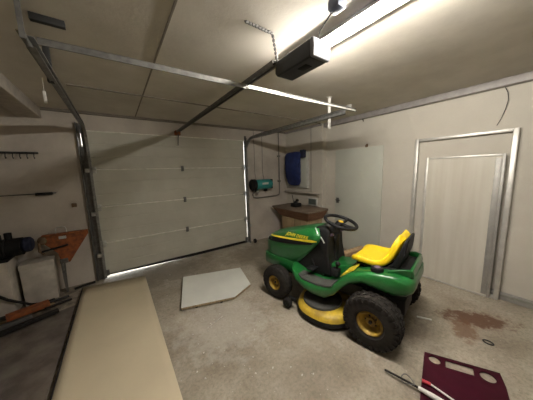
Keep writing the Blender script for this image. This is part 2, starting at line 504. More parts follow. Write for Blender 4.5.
m = MB(); m.box((-.045, L1-.03, .0), (.045, L1+.03, .06), .006); m.box((-.03, L1-.02, .06), (.03, L1+.05, .075), .003)
m.box((-.02, L1-.12, .0), (.02, L1-.03, .04), .004)
m.build('header_bracket', M['orange'], op)
m = MB(); m.tube([(0, L1-.1, .02), (0, L1-.03, -.03), (0, L1+.02, -.16)], .008, 8); m.build('drawbar', M['galv_dark'], op)
# perforated strap: from housing up, then bent along the ceiling
sx, sz = 1.165, 2.12
def strap(pts, name, parent, w=.012):
    m = MB()
    for a, b_ in zip(pts, pts[1:]):
        a = Vector(a); b_ = Vector(b_); n = int((b_-a).length/.022)
        for k in range(n):
            p0 = a.lerp(b_, k/n); p1 = a.lerp(b_, (k+.62)/n); p2 = a.lerp(b_, (k+1)/n)
            m.tube([p0, p1], w*.55, 6); m.tube([p1, p2], w*.22, 6)
    return m.build(name, M['galv_dark'], parent)
strap([(.02, .05, .06), (-.015, .05, .222)], 'strap', op, .017)
strap([(-.015, .05, .222), (-.215, .05, .225)], 'strap', op, .017)
strap([(.03, .0, .07), (.05, -.02, .10), (.09, -.03, .07)], 'strap', op, .007)
# mains lead and socket
m = MB(); m.box((1.235, -3.09, H-.055), (1.30, -3.02, H), .012)
sk = m.build('ceiling_socket', M['blue_grey']); tag(sk, 'blue grey socket box on the ceiling above the opener', 'socket')
m = MB(); m.tube([(1.265, -3.05, H-.05), (1.255, -3.03, 2.29), (1.245, -2.97, 2.24), (1.24, -2.95, 2.192)], .004, 6)
tag(m.build('power_cord', M['black']), 'thin black cord running from ceiling socket down to opener', 'cord')

# ------------------------------------------------------------------ ceiling lamp
def tube_lamp(label, y):
    lp = thing('ceiling_light', label, 'lamp', (1.485, y, H))
    LL = .61
    m = MB(); m.prism([(-.04, -LL, 0), (-.060, -LL, -.028), (-.058, -LL, -.033), (-.03, -LL, -.022), (.03, -LL, -.022), (.058, -LL, -.033), (.060, -LL, -.028), (.04, -LL, 0)], (0, 2*LL, 0)); m.build('housing', M['batten'], lp)  # side wings added to keep the tube's light off the nearby ceiling
    MB().cyl((0, -LL+.03, -.044), (0, LL-.03, -.044), .013, n=16).build('tube', M['tube'], lp)
    for s in (-1, 1):
        B(*both((-.014, s*(LL-.03), -.060), (.014, s*LL, -.02)), .004).build('lamp_holder', M['batten'], lp)
tube_lamp('lit fluorescent tube lamp on the ceiling next to the opener', -3.06)

# ------------------------------------------------------------------ white side door + leaning frames
d2 = bpy.data.objects.new('door_2', None); COL.objects.link(d2); d2.location = (XR, -1.73, 0)
struct(d2, 'pale greenish white flush door in the right wall')
B((-.018, -.43, .02), (0, .43, 1.83), .004).build('door_leaf', M['pale_door'], d2)
m = MB(); m.box((-.024, .34, .86), (-.018, .40, .96), .004); m.cyl((-.022, .385, .92), (-.055, .385, .92), .009, n=10); m.cyl((-.05, .385, .92), (-.05, .30, .92), .008, n=10)
m.build('door_handle', M['galv_dark'], d2)
m = MB(); m.box((XR-.012, -1.91, 1.78), (XR, -1.88, 1.88), .003); m.cyl((XR-.012, -1.895, 1.83), (XR-.05, -1.895, 1.83), .006, n=8); m.cyl((XR-.05, -1.895, 1.83), (XR-.05, -1.895, 1.86), .006, n=8)
tag(m.build('wall_hook', M['brown_box']), 'small dark hook on the wall above the pale door', 'hook')
m = MB(); m.tube([(3.6, -1.83, H-.05), (3.6, -1.83, 2.27), (3.6, -1.84, 2.235)], .008, 6)
tag(m.build('ceiling_hook', M['darkmetal']), 'small dark hook under the steel ceiling edge above the pale door', 'hook')

def leaning(name, label, cat, y0, y1, hgt, xb, w, mats, fill=None, th=.03, top=XR, zoff=0):
    lean = math.atan2(top-th-xb, hgt)
    t = thing(name, label, cat, (xb, (y0+y1)/2, zoff))
    t.rotation_euler = (0, lean, 0)
    hw = abs(y1-y0)/2
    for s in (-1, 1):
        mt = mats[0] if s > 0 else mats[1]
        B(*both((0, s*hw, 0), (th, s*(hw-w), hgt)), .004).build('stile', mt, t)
    B((0.001, -hw+w, hgt-w*.8), (th-.001, hw-w, hgt), .004).build('top_rail', mats[0], t)
    B((0.001, -hw+w, 0), (th-.001, hw-w, w*.8), .004).build('bottom_rail', mats[0], t)
    if fill: B((.008, -hw+w-.005, w*.7), (.018, hw-w+.005, hgt-w*.7)).build('infill_panel', fill, t)
    return t
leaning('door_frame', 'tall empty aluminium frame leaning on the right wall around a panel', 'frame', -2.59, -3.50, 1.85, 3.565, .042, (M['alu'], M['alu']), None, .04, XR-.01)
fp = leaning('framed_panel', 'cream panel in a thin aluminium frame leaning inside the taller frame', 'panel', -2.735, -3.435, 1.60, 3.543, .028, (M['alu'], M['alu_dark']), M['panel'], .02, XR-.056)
B((.003, -.322, .03), (.009, -.275, 1.56), .002).build('edge_strip', M['alu_dark'], fp)

# wire dangling near the ceiling on the right wall
m = MB(); m.tube([(XR-.006, -3.35, 2.30), (XR-.02, -3.385, 2.22), (XR-.02, -3.395, 2.14), (XR-.012, -3.38, 2.05), (XR-.006, -3.355, 1.96), (XR-.006, -3.33, 1.90)], .003, 6)
tag(m.build('loose_wire', M['darkmetal']), 'loose thin wire dangling from the ceiling edge above the tall frame', 'wire')

# ------------------------------------------------------------------ corner: workbench, jacket, tank, pipes
wb = thing('workbench', 'brown wooden bench with flared apron in the corner behind the mower', 'workbench', (3.25, -.70, 0))
m = MB(); m.box((-.28, -.53, .715), (.27, .53, .75), .005); m.build('top', M['wood_top'], wb)
def rect(x0, x1, y0, y1, z): return [(x0, y0, z), (x1, y0, z), (x1, y1, z), (x0, y1, z)]
m = MB(); m.loft([rect(-.15, .27, -.40, .40, .54), rect(-.27, .27, -.52, .52, .713)]); m.build('apron', M['wood'], wb)
m = MB(); m.box((-.13, -.38, .04), (.27, .38, .545), .004); m.build('cabinet', M['wood_light'], wb)
for y in (-.37, .02):
    B((-.142, y, .07), (-.128, y+.35, .52), .004).build('door', M['wood_light'], wb)
m = MB()
m.box((3.15, -.72, .75), (3.32, -.56, .83), .02); m.cyl((3.23, -.64, .82), (3.23, -.64, .87), .045, .03, n=16); m.cyl((3.20, -.62, .80), (3.17, -.60, 1.0), .006, n=8)
m.sph((3.25, -.66, .88), .035)
tag(m.build('black_radio', M['black']), 'small black radio with thin aerial standing on the workbench', 'radio')
pc = thing('picture_frame', 'small grey green framed glass propped on the wall above the workbench', 'frame', (XJ-.02, -.84, .77))
B((-.012, -.12, -.0), (.015, .12, .15), .004).build('frame', M['cab'], pc)
B((-.016, -.10, .02), (-.010, .10, .13)).build('glass', M['glasspic'], pc)
m = MB(); m.box((XJ-.10, -1.04, 1.015), (XJ, -.02, 1.03), .003); m.cyl((XJ-.09, -1.02, 1.015), (XJ-.005, -1.02, .93), .005, n=6); m.cyl((XJ-.09, -.08, 1.015), (XJ-.005, -.08, .93), .005, n=6)
tag(m.build('wall_shelf', M['card']), 'thin narrow wall shelf over the workbench below the blue jacket', 'shelf')

fc = thing('wall_cabinet', 'grey wall cabinet mostly hidden behind the blue jacket', 'cabinet', (XJ, -.41, 1.50))
B((-.06, -.33, -.38), (0, .30, .36), .006).build('body', M['cab'], fc)
B((-.07, -.30, -.34), (-.058, .27, .33), .004).build('door', M['pale_door'], fc)
# jacket : a lumpy quilted bag of cloth hung on the cabinet
m = MB(); secs = []
for i in range(15):
    f = i/14; z = 1.88-.72*f
    hw = .235*(1-.12*f)*(min(1, .88+2*f))*(1 if f < .88 else 1-(f-.88)*2.2)
    dp = .09*(.55+.9*math.sin(PI*min(1, f*.9+.12)))
    ring = []
    for k in range(20):
        a = 2*PI*k/20
        cx = math.cos(a); sx_ = math.sin(a)
        r_ = 1+.06*math.sin(5*a+f*9)+.04*math.sin(11*f*3+k)
        ring.append((XJ-.075-dp*.6-dp*.65*math.copysign(abs(cx)**.7, cx)*r_ * (1 if cx > 0 else .6), -.40-hw*math.copysign(abs(sx_)**.75, sx_)*r_, z))
    secs.append(ring)
m.loft(secs); jk = m.build('blue_jacket', M['navy'], None, subsurf=1)
tag(jk, 'dark blue quilted jacket hanging on the wall above the workbench', 'jacket')
m = MB(); m.box((XJ-.15, -.71, 1.74), (XJ-.06, -.60, 1.90), .02); sl = m.build('collar', M['navy_dark'], jk)

cp = thing('air_tank', 'teal horizontal tank mounted on the wall right of the garage door', 'tank', (2.76, -.11, 1.22))
m = MB(); m.lathe([(-.20, 0), (-.20, .07), (-.185, .095), (-.16, .105), (.17, .105), (.20, .09), (.215, .05), (.22, 0)], (.03, 0, 0), (1, 0, 0), 24); m.build('tank', M['teal'], cp)
m = MB(); m.lathe([(-.29, 0), (-.29, .09), (-.275, .115), (-.20, .115), (-.19, .10), (-.19, 0)], (.03, 0, 0), (1, 0, 0), 24); m.build('end_cap', M['black'], cp)
m = MB(); m.box((.19, -.06, -.10), (.25, .06, .10), .01); m.build('end_flange', M['darkmetal'], cp)
for x in (-.12, .12): MB().box((x, .02, -.16), (x+.04, .11, -.08)).build('bracket', M['darkmetal'], cp)
MB().box((-.05, -.109, .0), (.10, -.099, .04), .003).build('label_plate', M['cab'], cp)
MB().sph((-.12, -.02, -.15), .035).build('valve', M['galv'], cp)
m = MB()
m.tube([(3.30, -.03, H), (3.30, -.03, 1.6), (3.30, -.03, 1.0), (3.28, -.03, .95), (3.2, -.03, .94), (2.7, -.03, .93), (2.60, -.03, .95), (2.58, -.03, 1.02), (2.62, -.05, 1.07)], .013, 8)
m.box((3.27, -.045, 1.24), (3.33, 0, 1.28)); m.box((3.27, -.045, 1.8), (3.33, 0, 1.83))
tag(m.build('conduit', M['pipe']), 'grey pipe dropping from the ceiling and looping under the teal tank', 'pipe')
for x, lab in ((2.66, 'thin grey cable down the wall to the left end of the tank'), (2.86, 'thin grey cable down the wall to the middle of the tank')):
    m = MB(); m.tube([(x, -.01, H), (x+.005, -.012, 1.9), (x-.004, -.012, 1.5), (x, -.05, 1.32)], .005, 6)
    tag(m.build('wall_cable', M['pipe']), lab, 'cable')
m = MB(); m.tube([(XJ-.01, -.79, H-.04), (XJ-.01, -.79, 1.6), (XJ-.01, -.79, 1.03)], .006, 6)
tag(m.build('wall_cable', M['pipe']), 'thin grey cable down the wall right of the blue jacket', 'cable')
rw = thing('door_wedge', 'small black rubber wheel on the floor at the right end of the garage door', 'wheel', (DW+.11, -.13, .045))
m = MB(); m.lathe([(-.02, .015), (-.02, .04), (-.012, .045), (.012, .045), (.02, .04), (.02, .015)], (0, 0, 0), (1, 0, 0), 20, True); m.build('tyre', M['rubber'], rw)
MB().cyl((-.024, 0, 0), (.024, 0, 0), .015, n=12).build('hub', M['galv_dark'], rw)

# ------------------------------------------------------------------ boards on the floor
def outline_board(name, pts, z0, z1, mt, parent=None, bevel=0):
    m = MB(); m.prism([(x, y, z0) for x, y in pts], (0, 0, z1-z0)); return m.build(name, mt, parent, smooth=20, bevel=bevel)
tb = thing('hardboard_sheet', 'long tan hardboard sheet lying on the floor before the garage door', 'board', (.11, -2.3, 0))
m = MB(); secs = []
N = 12; ny = 18
def tz(u, v): return .032+.016*(1-u)*(1-v)+.004*math.sin(u*3)
top = []
for j in range(ny+1):
    v = j/ny; row = []
    for i in range(N+1):
        u = i/N
        x = -.24+.71*u; y = -4.9+(4.9-.22-.16*u)*v
        row.append(m.bm.verts.new((x-.11, y+2.3, tz(u, v))))
    top.append(row)
for j in range(ny):
    for i in range(N): m.bm.faces.new((top[j][i], top[j][i+1], top[j+1][i+1], top[j+1][i]))
m.build('sheet', M['hardboard'], tb, solid=.007)
B((-.356, -2.58, .0), (-.346, 2.05, .043), .003).build('edge_strip', M['rubber'], tb)  # dark strip standing in for the shadow along the sheet's raised left edge
for y in (-1.9, -.4, 1.2):
    B((-.34, y, .0), (.27, y+.08, .022), .003).build('batten', M['hb_edge'], tb)

wbp = [(.90, -.80), (.70, -1.51), (1.26, -1.685), (1.555, -1.555), (1.675, -1.05)]
pb = thing('laminate_board', 'white five-sided laminate board lying flat left of the mower', 'board', (1.2, -1.25, 0))
outline_board('top_sheet', [(x-1.2, y+1.25) for x, y in wbp], .040, .046, M['chip_white'], pb)
outline_board('core', [((x-1.22)*.995+.02, (y+1.28)*.995-.03) for x, y in wbp], .018, .040, M['chip_edge'], pb)
for x, y in ((.86, -1.53), (1.12, -1.62), (.95, -.95), (1.5, -1.15)):
    MB().cyl((x-1.2, y+1.25, 0), (x-1.2, y+1.25, .018), .016, n=10).build('foot', M['black'], pb)

# dark rug on the left part of the floor
m = MB(); m.prism([(-1.75, -.95, .001), (-1.75, -4.6, .001), (-.30, -4.6, .001), (-.27, -.62, .001), (-.6, -.70, .001)], (0, 0, .009))
tag(m.build('carpet', M['mat']), 'dirty dark grey carpet strip on the floor left of the hardboard', 'carpet')

# ------------------------------------------------------------------ left corner clutter
def rack(label, x0, x1, z, hooks, slope=0):
    t = thing('hook_rack', label, 'rack', ((x0+x1)/2, 0, z))
    hw = (x1-x0)/2
    m = MB(); m.box((-hw, -.03, -.012), (hw, 0, .012), .003); m.build('rail', M['darkmetal'], t)
    for k in range(hooks):
        x = -hw+.03+k*(2*hw-.06)/(hooks-1)
        m = MB(); m.tube([(x, -.03, 0), (x, -.06, -.015), (x, -.075, -.05), (x, -.06, -.07), (x, -.045, -.06)], .0045, 6); m.build('hook', M['darkmetal'], t)
    return t
rack('dark hook rail with a row of bent hooks high on the left wall', -1.0, -.48, 1.80, 9)
t = thing('wall_bracket', 'thin steel rail with dark clamp on the wall below the hook rail', 'bracket', (-.58, 0, 1.30))
m = MB(); m.box((-.32, -.02, -.006), (.20, 0, .006), .002); m.build('rail', M['galv_dark'], t)
m = MB(); m.box((.02, -.07, -.02), (.17, -.015, .014), .006); m.cyl((.02, -.05, -.01), (.17, -.05, .0), .014, n=10); m.build('clamp', M['black'], t)
B((-.245, -.035, 1.095), (-.195, 0, 1.145), .004)
m = MB(); m.box((-.25, -.03, 1.095), (-.20, 0, 1.145), .004); bx = m.build('junction_box', M['brown_box']); tag(bx, 'small square brown junction box on the wall beside the door track', 'junction box')

# orange triangular stand
og = thing('steel_stand', 'rusty orange triangular steel stand with handle beside the left door track', 'stand', (-.38, -.16, 0))
m = MB()
m.prism([(-.17, 0, .785), (.27, 0, .785), (.27, 0, .745), (.05, 0, .40), (-.03, 0, .40), (-.05, 0, .54), (-.17, 0, .70)], (0, .025, 0))
m.build('plate', M['orange'], og, bevel=.004)
m = MB(); m.box((-.17, -.02, .775), (.27, .045, .795), .005); m.build('rim', M['orange'], og)
MB().tube([(-.04, .0, .80), (-.035, 0, .86), (-.02, 0, .875), (.04, 0, .875), (.055, 0, .86), (.06, 0, .80)], .007, 8).build('handle', M['galv'], og)
B((-.02, -.004, .72), (.05, .0, .755)).build('label_sticker', M['cab'], og)
m = MB(); m.cyl((-.18, -.03, .60), (.06, -.03, .64), .012, n=10); m.build('crossbar', M['black'], og)
m = MB(); m.tube([(-.03, .01, .43), (-.03, .01, .2), (-.02, .01, .0)], .012, 8); m.tube([(.0, .02, .5), (-.015, .03, .25), (-.02, .03, .01)], .008, 8); m.box((-.045, -.01, .40), (.035, .035, .46), .004)
m.build('leg', M['galv_dark'], og)
m = MB(); m.sph((-.17, .01, .73), .045, (1, .6, 1.2)); m.tube([(-.15, .01, .76), (-.20, 0, .70), (-.205, 0, .60), (-.17, 0, .56)], .014, 8); m.build('hook', M['brown_box'], og)

bx = thing('cardboard_box', 'off-white cardboard box standing on the floor below the orange stand', 'box', (-.62, -.16, 0))
m = MB(); m.box((-.14, -.10, .0), (.14, .10, .49), .004, rotz(R(6))); m.build('carton', M['card'], bx)
m = MB(); m.box((-.145, -.105, .44), (.145, .105, .50), .004, rotz(R(6))); m.build('lid', M['card'], bx)
m = MB(); m.box((-.955, -.40, 0), (-.79, -.12, .60), .008)
cr = m.build('plastic_crate', M['card']); tag(cr, 'pale box on the floor under the black motor at the left edge', 'box')
m = MB(); m.box((-1.16, -.42, 0), (-.975, -.1, .60), .008)
cr = m.build('wooden_crate', M['wood']); tag(cr, 'brown wooden crate holding the black motor at the left edge', 'crate')
# black motor
mo = thing('engine', 'black motor unit on a box at the left edge of the picture', 'motor', (-.78, -.27, .60))
m = MB(); m.box((-.32, -.12, 0), (.0, .12, .03), .006); m.box((-.28, -.10, .03), (-.02, .10, .22), .04); m.cyl((-.28, 0, .13), (.10, 0, .13), .10, n=24)
m.build('motor_housing', M['black'], mo)
for k in range(5):
    MB().lathe([(0, .08), (0, .112), (.010, .112), (.010, .08)], (-.25+k*.055, 0, .13), (1, 0, 0), 24, True).build('cooling_fin', M['darkmetal'], mo)
m = MB(); m.lathe([(.0, 0), (0, .07), (.02, .085), (.06, .085), (.08, .06), (.08, 0)], (.10, 0, .14), (1, 0, 0), 24); m.build('fan_cover', M['navy_dark'], mo)
m = MB(); m.box((-.22, -.06, .20), (-.06, .06, .29), .02); m.cyl((.0, 0, .22), (.0, 0, .30), .03, n=14); m.build('air_filter', M['black'], mo)
MB().cyl((-.10, -.105, .16), (-.10, -.118, .16), .03, n=14).build('pull_cap', M['galv'], mo)
m = MB(); m.tube([(-1.05, -.50, .46), (-.95, -.47, .36), (-.82, -.44, .20), (-.68, -.38, .06), (-.60, -.34, .02), (-.50, -.30, .016)], .014, 8)
tag(m.build('hose', M['rubber']), 'black hose sloping from the motor down to the floor at left', 'hose')
m = MB(); m.tube([(-.33, -.15, .018), (-.25, -.12, .02), (-.15, -.10, .02), (-.12, -.09, .02)], .016, 8)
tag(m.build('black_pipe', M['rubber']), 'short black pipe on the floor at the left corner of the door', 'pipe')
# floor clutter: bars
def bar(label, a, b_, r, mt, name='metal_bar', cat='bar', kind='box'):
    m = MB(); a = Vector(a); b_ = Vector(b_)
    if kind == 'box':
        L = (b_-a).length; d = (b_-a).normalized(); q = Vector((1, 0, 0)).rotation_difference(d)
        m.box((-L/2, -r, -r*.6), (L/2, r, r*.6), .003)
        m._m(list(m.bm.verts), Matrix.Translation((a+b_)/2) @ q.to_matrix().to_4x4())
    else: m.cyl(a, b_, r, n=10)
    return tag(m.build(name, mt), label, cat)
bar('long black bar, nearest of the bars on the carpet at left', (-1.05, -.95, .045), (-.40, -.70, .045), .028, M['rubber'])
bar('flat orange bar lying among dark bars on the left floor', (-.80, -.62, .082), (-.50, -.52, .082), .045, M['orange'])
bar('dark steel rod lying behind the orange bar at left', (-.95, -.48, .03), (-.36, -.36, .03), .014, M['darkmetal'], kind='cyl')
bar('grey steel strip lying beside the orange bar at left', (-1.0, -.74, .028), (-.62, -.62, .028), .03, M['galv_dark'])
bar('pale wooden lath on the floor behind the orange bar', (-.92, -.58, .012), (-.48, -.42, .012), .02, M['wood_light'])
bar('short black rod with bent end by the hardboard sheet', (-.52, -.60, .06), (-.33, -.44, .02), .012, M['rubber'], kind='cyl')
bar('brown plank end lying next to the cardboard box', (-1.2, -.48, .026), (-1.0, -.445, .026), .03, M['wood'])

# ------------------------------------------------------------------ lawn tractor
TH = R(-11)
mw = thing('lawn_mower', 'green ride-on lawn mower with yellow seat parked on the concrete floor', 'ride-on mower', (2.28, -2.955, 0), PI/2-TH)
def sgn(v, p): return math.copysign(abs(v)**p, v)
# --- hood : loft of rounded sections, open underneath
def hood_sec(x, w, zb, zt, crease=.0, xr=0):
    pts = []
    n = 9
    for k in range(n):       # left side bottom -> crown
        f = k/(n-1)
        if f < .5:
            g = f/.5; y = w*(.93+.07*math.sin(g*PI/2)); z = zb+(zt-zb)*.70*g
        else:
            g = (f-.5)/.5; a = g*PI/2; y = w*math.cos(a)**.62 if a < PI/2-.01 else 0; z = zb+(zt-zb)*(.70+.30*math.sin(a)**1.25)
        pts.append((x+xr*math.sin(PI*min(1, f*1.1))*(1 if f < .91 else 0), y, z))
    return pts+[(p[0], -p[1], p[2]) for p in pts[-2::-1]]
hs = [(1.45, .13, .42, .60), (1.44, .17, .38, .645), (1.41, .20, .36, .68), (1.33, .225, .345, .72), (1.17, .235, .35, .765), (1.0, .243, .385, .81), (.88, .248, .47, .842), (.77, .25, .58, .865), (.70, .25, .66, .878)]
m = MB(); m.loft([hood_sec(*h, xr=(-.085 if h[0] < .75 else -.05 if h[0] < .8 else -.02 if h[0] < .9 else 0)) for h in hs], cap=False, closed=False)
fr = hood_sec(*hs[0]); m.bm.verts.ensure_lookup_table(); m.bm.faces.new(m.bm.verts[:len(fr)])
hood = m.build('hood', M['green'], mw, smooth=50, solid=.012)
# lower green side skirts and front bumper
m = MB(); m.loft([[(x, y, z) for (y, z) in ((w, .30), (w+.012, .33), (w+.012, .40), (w, .43), (-w, .43), (-w-.012, .40), (-w-.012, .33), (-w, .30))] for x, w in ((1.48, .13), (1.47, .18), (1.43, .215), (1.27, .235), (1.05, .24), (.93, .235))])
m.build('front_bumper', M['green'], mw, smooth=40)
m = MB(); m.box((1.44, -.12, .44), (1.462, .12, .56), .01); m.build('grille', M['black'], mw)
for s in (-1, 1):
    MB().box((1.39, s*.12-.045, .585), (1.447, s*.12+.045, .635), .01).build('headlight', M['cab'], mw)
# dark slot and yellow stripe on each side of the hood
def hood_side_pt(x, z):
    for a, b_ in zip(hs, hs[1:]):
        if b_[0] <= x <= a[0]:
            f = (a[0]-x)/(a[0]-b_[0]); w = a[1]+(b_[1]-a[1])*f; zb = a[2]+(b_[2]-a[2])*f; zt = a[3]+(b_[3]-a[3])*f
            g = (z-zb)/(zt-zb)
            if g <= .70: return w*(.93+.07*math.sin(max(0, g/.70)*PI/2))
            a_ = math.asin(min(1, ((g-.70)/.30)**(1/1.25))); return w*math.cos(a_)**.62
    return .24
def side_strip(x0, x1, zf, th_, s, off=.006, n=14):
    """ribbon following the hood side; zf(x)->centre z, th_(f)->half height"""
    m = MB(); secs = []
    for i in range(n+1):
        f = i/n; x = x0+(x1-x0)*f; z = zf(f); t = th_(f)
        ya = hood_side_pt(x, z-t)+off; yb = hood_side_pt(x, z+t)+off
        secs.append([(x, s*ya, z-t), (x, s*yb, z+t), (x, s*(yb-off-.008), z+t), (x, s*(ya-off-.008), z-t)])
    m.loft(secs); return m
for s in (1, -1):
    side_strip(1.41, .67, lambda f: .628+.082*f, lambda f: .006+.026*math.sin(PI*min(1, f*.9+.1))*(1-f*.25), s, .004).build('hood_slot', M['black'], mw, smooth=40)
    side_strip(1.42, .655, lambda f: .664+.078*f, lambda f: .0035+.010*f*(1 if f < .93 else (1-f)/.07), s, .008).build('stripe', M['stripe'], mw, smooth=40)
# lettering on the left and right side of the hood
def hood_text(s):
    cu = bpy.data.curves.new('hood_lettering', 'FONT'); cu.body = 'JOHN DEERE'; cu.size = .044; cu.extrude = .002; cu.offset = .0005; cu.align_x = 'CENTER'; cu.shear = .25; cu.space_character = 1.12
    o = bpy.data.objects.new('tmp', cu); COL.objects.link(o)
    dg = bpy.context.evaluated_depsgraph_get(); me = bpy.data.meshes.new_from_object(o.evaluated_get(dg))
    bpy.data.objects.remove(o)
    me.name = 'hood_lettering'; me.materials.clear(); me.materials.append(M['stripe'])
    t = bpy.data.objects.new('hood_lettering', me); COL.objects.link(t); t.parent = mw
    # put every vertex on the curved hood side
    cx, cz0 = .93, .722
    for v in me.vertices:
        u, w_, d = v.co.x*1.22, v.co.y*1.0, v.co.z
        x = cx-u*s; z = cz0+w_+.018+.07*(cx-x)
        v.co = (x, s*(hood_side_pt(x, min(z, .80))+.004+d), z)
    return t
for s in (1, -1): hood_text(s)
# --- dash / cowl
m = MB()
def cs(x0, x1, w, z): return [(x1, w, z), (x0, w*.92, z), (x0, -w*.92, z), (x1, -w, z)]
m.loft([cs(.52, 1.0, .215, .38), cs(.54, .92, .215, .50), cs(.56, .78, .20, .64), cs(.56, .71, .18, .78), cs(.56, .73, .17, .845), cs(.60, .72, .15, .878)])
m.build('dash_cowl', M['black'], mw, smooth=40, bevel=.02)
m = MB(); m.tube([(.705, .19, .872), (.66, .225, .835), (.60, .235, .78), (.58, .23, .74)], .007, 8); m.build('trim_line', M['silver'], mw)
m = MB(); m.box((.60, -.10, .874), (.68, .10, .884), .004); m.build('instrument_panel', M['pad'], mw)
for y in (-.12, .12): MB().cyl((.565, y, .80), (.535, y, .815), .016, n=12).build('control_knob', M['purple'], mw)
m = MB(); m.cyl((.62, 0, .80), (.535, 0, .925), .03, .022, n=16); m.cyl((.57, .02, .40), (.56, .0, .80), .05, .04, n=14); m.build('steering_column', M['black'], mw)
# steering wheel
swc = Vector((.510, 0, .93)); tilt = R(-17)
nrm = Matrix.Rotation(tilt, 3, 'Y') @ Vector((0, 0, 1))
U = Matrix.Rotation(tilt, 3, 'Y') @ Vector((1, 0, 0)); V = Vector((0, 1, 0))
m = MB(); m.tube([swc+(U*math.cos(2*PI*k/40)+V*math.sin(2*PI*k/40))*.165 for k in range(40)], .018, 10, True)
sw = m.build('steering_wheel', M['black'], mw)
for a in (R(95), R(-95), R(180)):
    e = swc+(U*math.cos(a)+V*math.sin(a))*.155
    m = MB(); m.tube([swc-nrm*.02, (swc+e)/2-nrm*.015, e], [.022, .016, .014], 8); m.build('spoke', M['black'], sw)
m = MB(); m.lathe([(-.04, 0), (-.04, .035), (-.01, .045), (.005, .035), (.005, 0)], swc, nrm, 20); m.build('hub', M['black'], sw)
MB().lathe([(.005, 0), (.005, .028), (.009, .026), (.009, 0)], swc, nrm, 20).build('hub_badge', M['yellow'], sw)
# --- body : fender pan and footrests
def body_sec(x, hw, zt, zs, sink=0):
    r = .035
    half = [(hw-.006, zs), (hw, zs+.02), (hw, zt-r), (hw-r*.3, zt-r*.3), (hw-r, zt), (hw*.62, zt+.004), (hw*.45, zt-sink), (0, zt-sink)]
    return [(x, y, z) for y, z in half]+[(x, -y, z) for y, z in half[-2::-1]]
bs = [(-.21, .19, .57, .52), (-.20, .25, .60, .50), (-.16, .305, .62, .485), (-.08, .34, .635, .48), (.02, .36, .63, .50), (.15, .365, .61, .515), (.26, .37, .57, .47), (.33, .375, .51, .40), (.40, .39, .41, .31), (.48, .42, .37, .265), (.60, .43, .355, .265), (.72, .425, .365, .29), (.82, .405, .39, .325), (.90, .36, .42, .36), (.94, .29, .445, .40)]
m = MB(); m.loft([body_sec(x, hw, zt, zs, .05 if -.1 < x < .2 else .02 if -.17 < x < .3 else 0) for x, hw, zt, zs in bs], cap=False, closed=False)
bd = body_sec(*bs[0]); m.bm.verts.ensure_lookup_table(); m.bm.faces.new(m.bm.verts[:len(bd)])
m.build('fender_body', M['green'], mw, smooth=50, solid=.012)
m = MB()
m.prism([(x, y, z) for x, y, z in ((-.19, .22, .58), (-.195, .22, .64), (-.185, .22, .68), (-.165, .22, .68), (-.15, .22, .62))], (0, -.44, 0))
m.build('rear_lip', M['green'], mw, bevel=.01)
for s in (1, -1):
    m = MB(); m.prism([(-.19, s*.20, .61), (-.185, s*.20, .68), (-.13, s*.235, .68), (-.02, s*.255, .65), (-.02, s*.255, .62)], (0, s*.03, 0)); m.build('side_lip', M['green'], mw, bevel=.01)
m = MB(); m.box((-.165, -.215, .615), (.05, .215, .645), .01); m.build('rear_well', M['black'], mw)
# footrest pads
for s in (1, -1):
    m = MB(); secs = []
    for x, z in ((.41, .408), (.47, .384), (.56, .366), (.66, .367), (.74, .376), (.80, .392)):
        wo = .405 if x < .78 else .38; wi = .26
        secs.append([(x, s*wo, z-.01), (x, s*wi, z-.008), (x, s*wi, z+.006), (x, s*wo, z+.004)])
    m.loft(secs)
    for k in range(12):
        x = .465+k*.026; m.box((x, min(s*.28, s*.39), .366), (x+.011, max(s*.28, s*.39), .388-.018*math.sin(PI*k/11)))
    m.build('footrest_pad', M['pad'], mw)
# yellow band across the step in front of the seat
m = MB(); m.loft([[(.235, y, .590), (.34, y, .505), (.346, y, .514), (.241, y, .600)] for y in (-.33, 0, .33)]); m.build('yellow_band', M['stripe'], mw)
m = MB(); m.loft([[(.333, y, .515), (.355, y, .488), (.359, y, .494), (.337, y, .521)] for y in (-.33, 0, .33)]); m.build('yellow_band', M['yellow_worn'], mw)
# tunnel between footrests
m = MB(); m.loft([[(x, .16, .36), (x, .14, z), (x, -.14, z), (x, -.16, .36)] for x, z in ((.30, .56), (.40, .52), (.50, .50), (.62, .50))]); m.build('tunnel', M['green'], mw, bevel=.01)
m = MB(); m.box((.42, .17, .42), (.50, .25, .50), .012); m.cyl((.45, .21, .47), (.44, .21, .54), .01, n=8); m.sph((.44, .21, .55), .026); m.build('lever', M['black'], mw)
m = MB(); m.box((.66, .20, .44), (.74, .32, .455), .006); m.cyl((.70, .22, .45), (.74, .20, .52), .01, n=8); m.build('pedal', M['black'], mw)
# fuel cap
m = MB(); m.lathe([(0, 0), (0, .05), (.012, .052), (.03, .046), (.034, .03), (.034, 0)], (.055, .285, .628), (0, 0, 1), 20); fcp = m.build('fuel_cap', M['black'], mw)
MB().lathe([(.034, 0), (.034, .026), (.039, .022), (.039, 0)], (.055, .285, .628), (0, 0, 1), 16).build('cap_top', M['purple'], fcp)  # disc colour imitates a purple sheen on the black cap
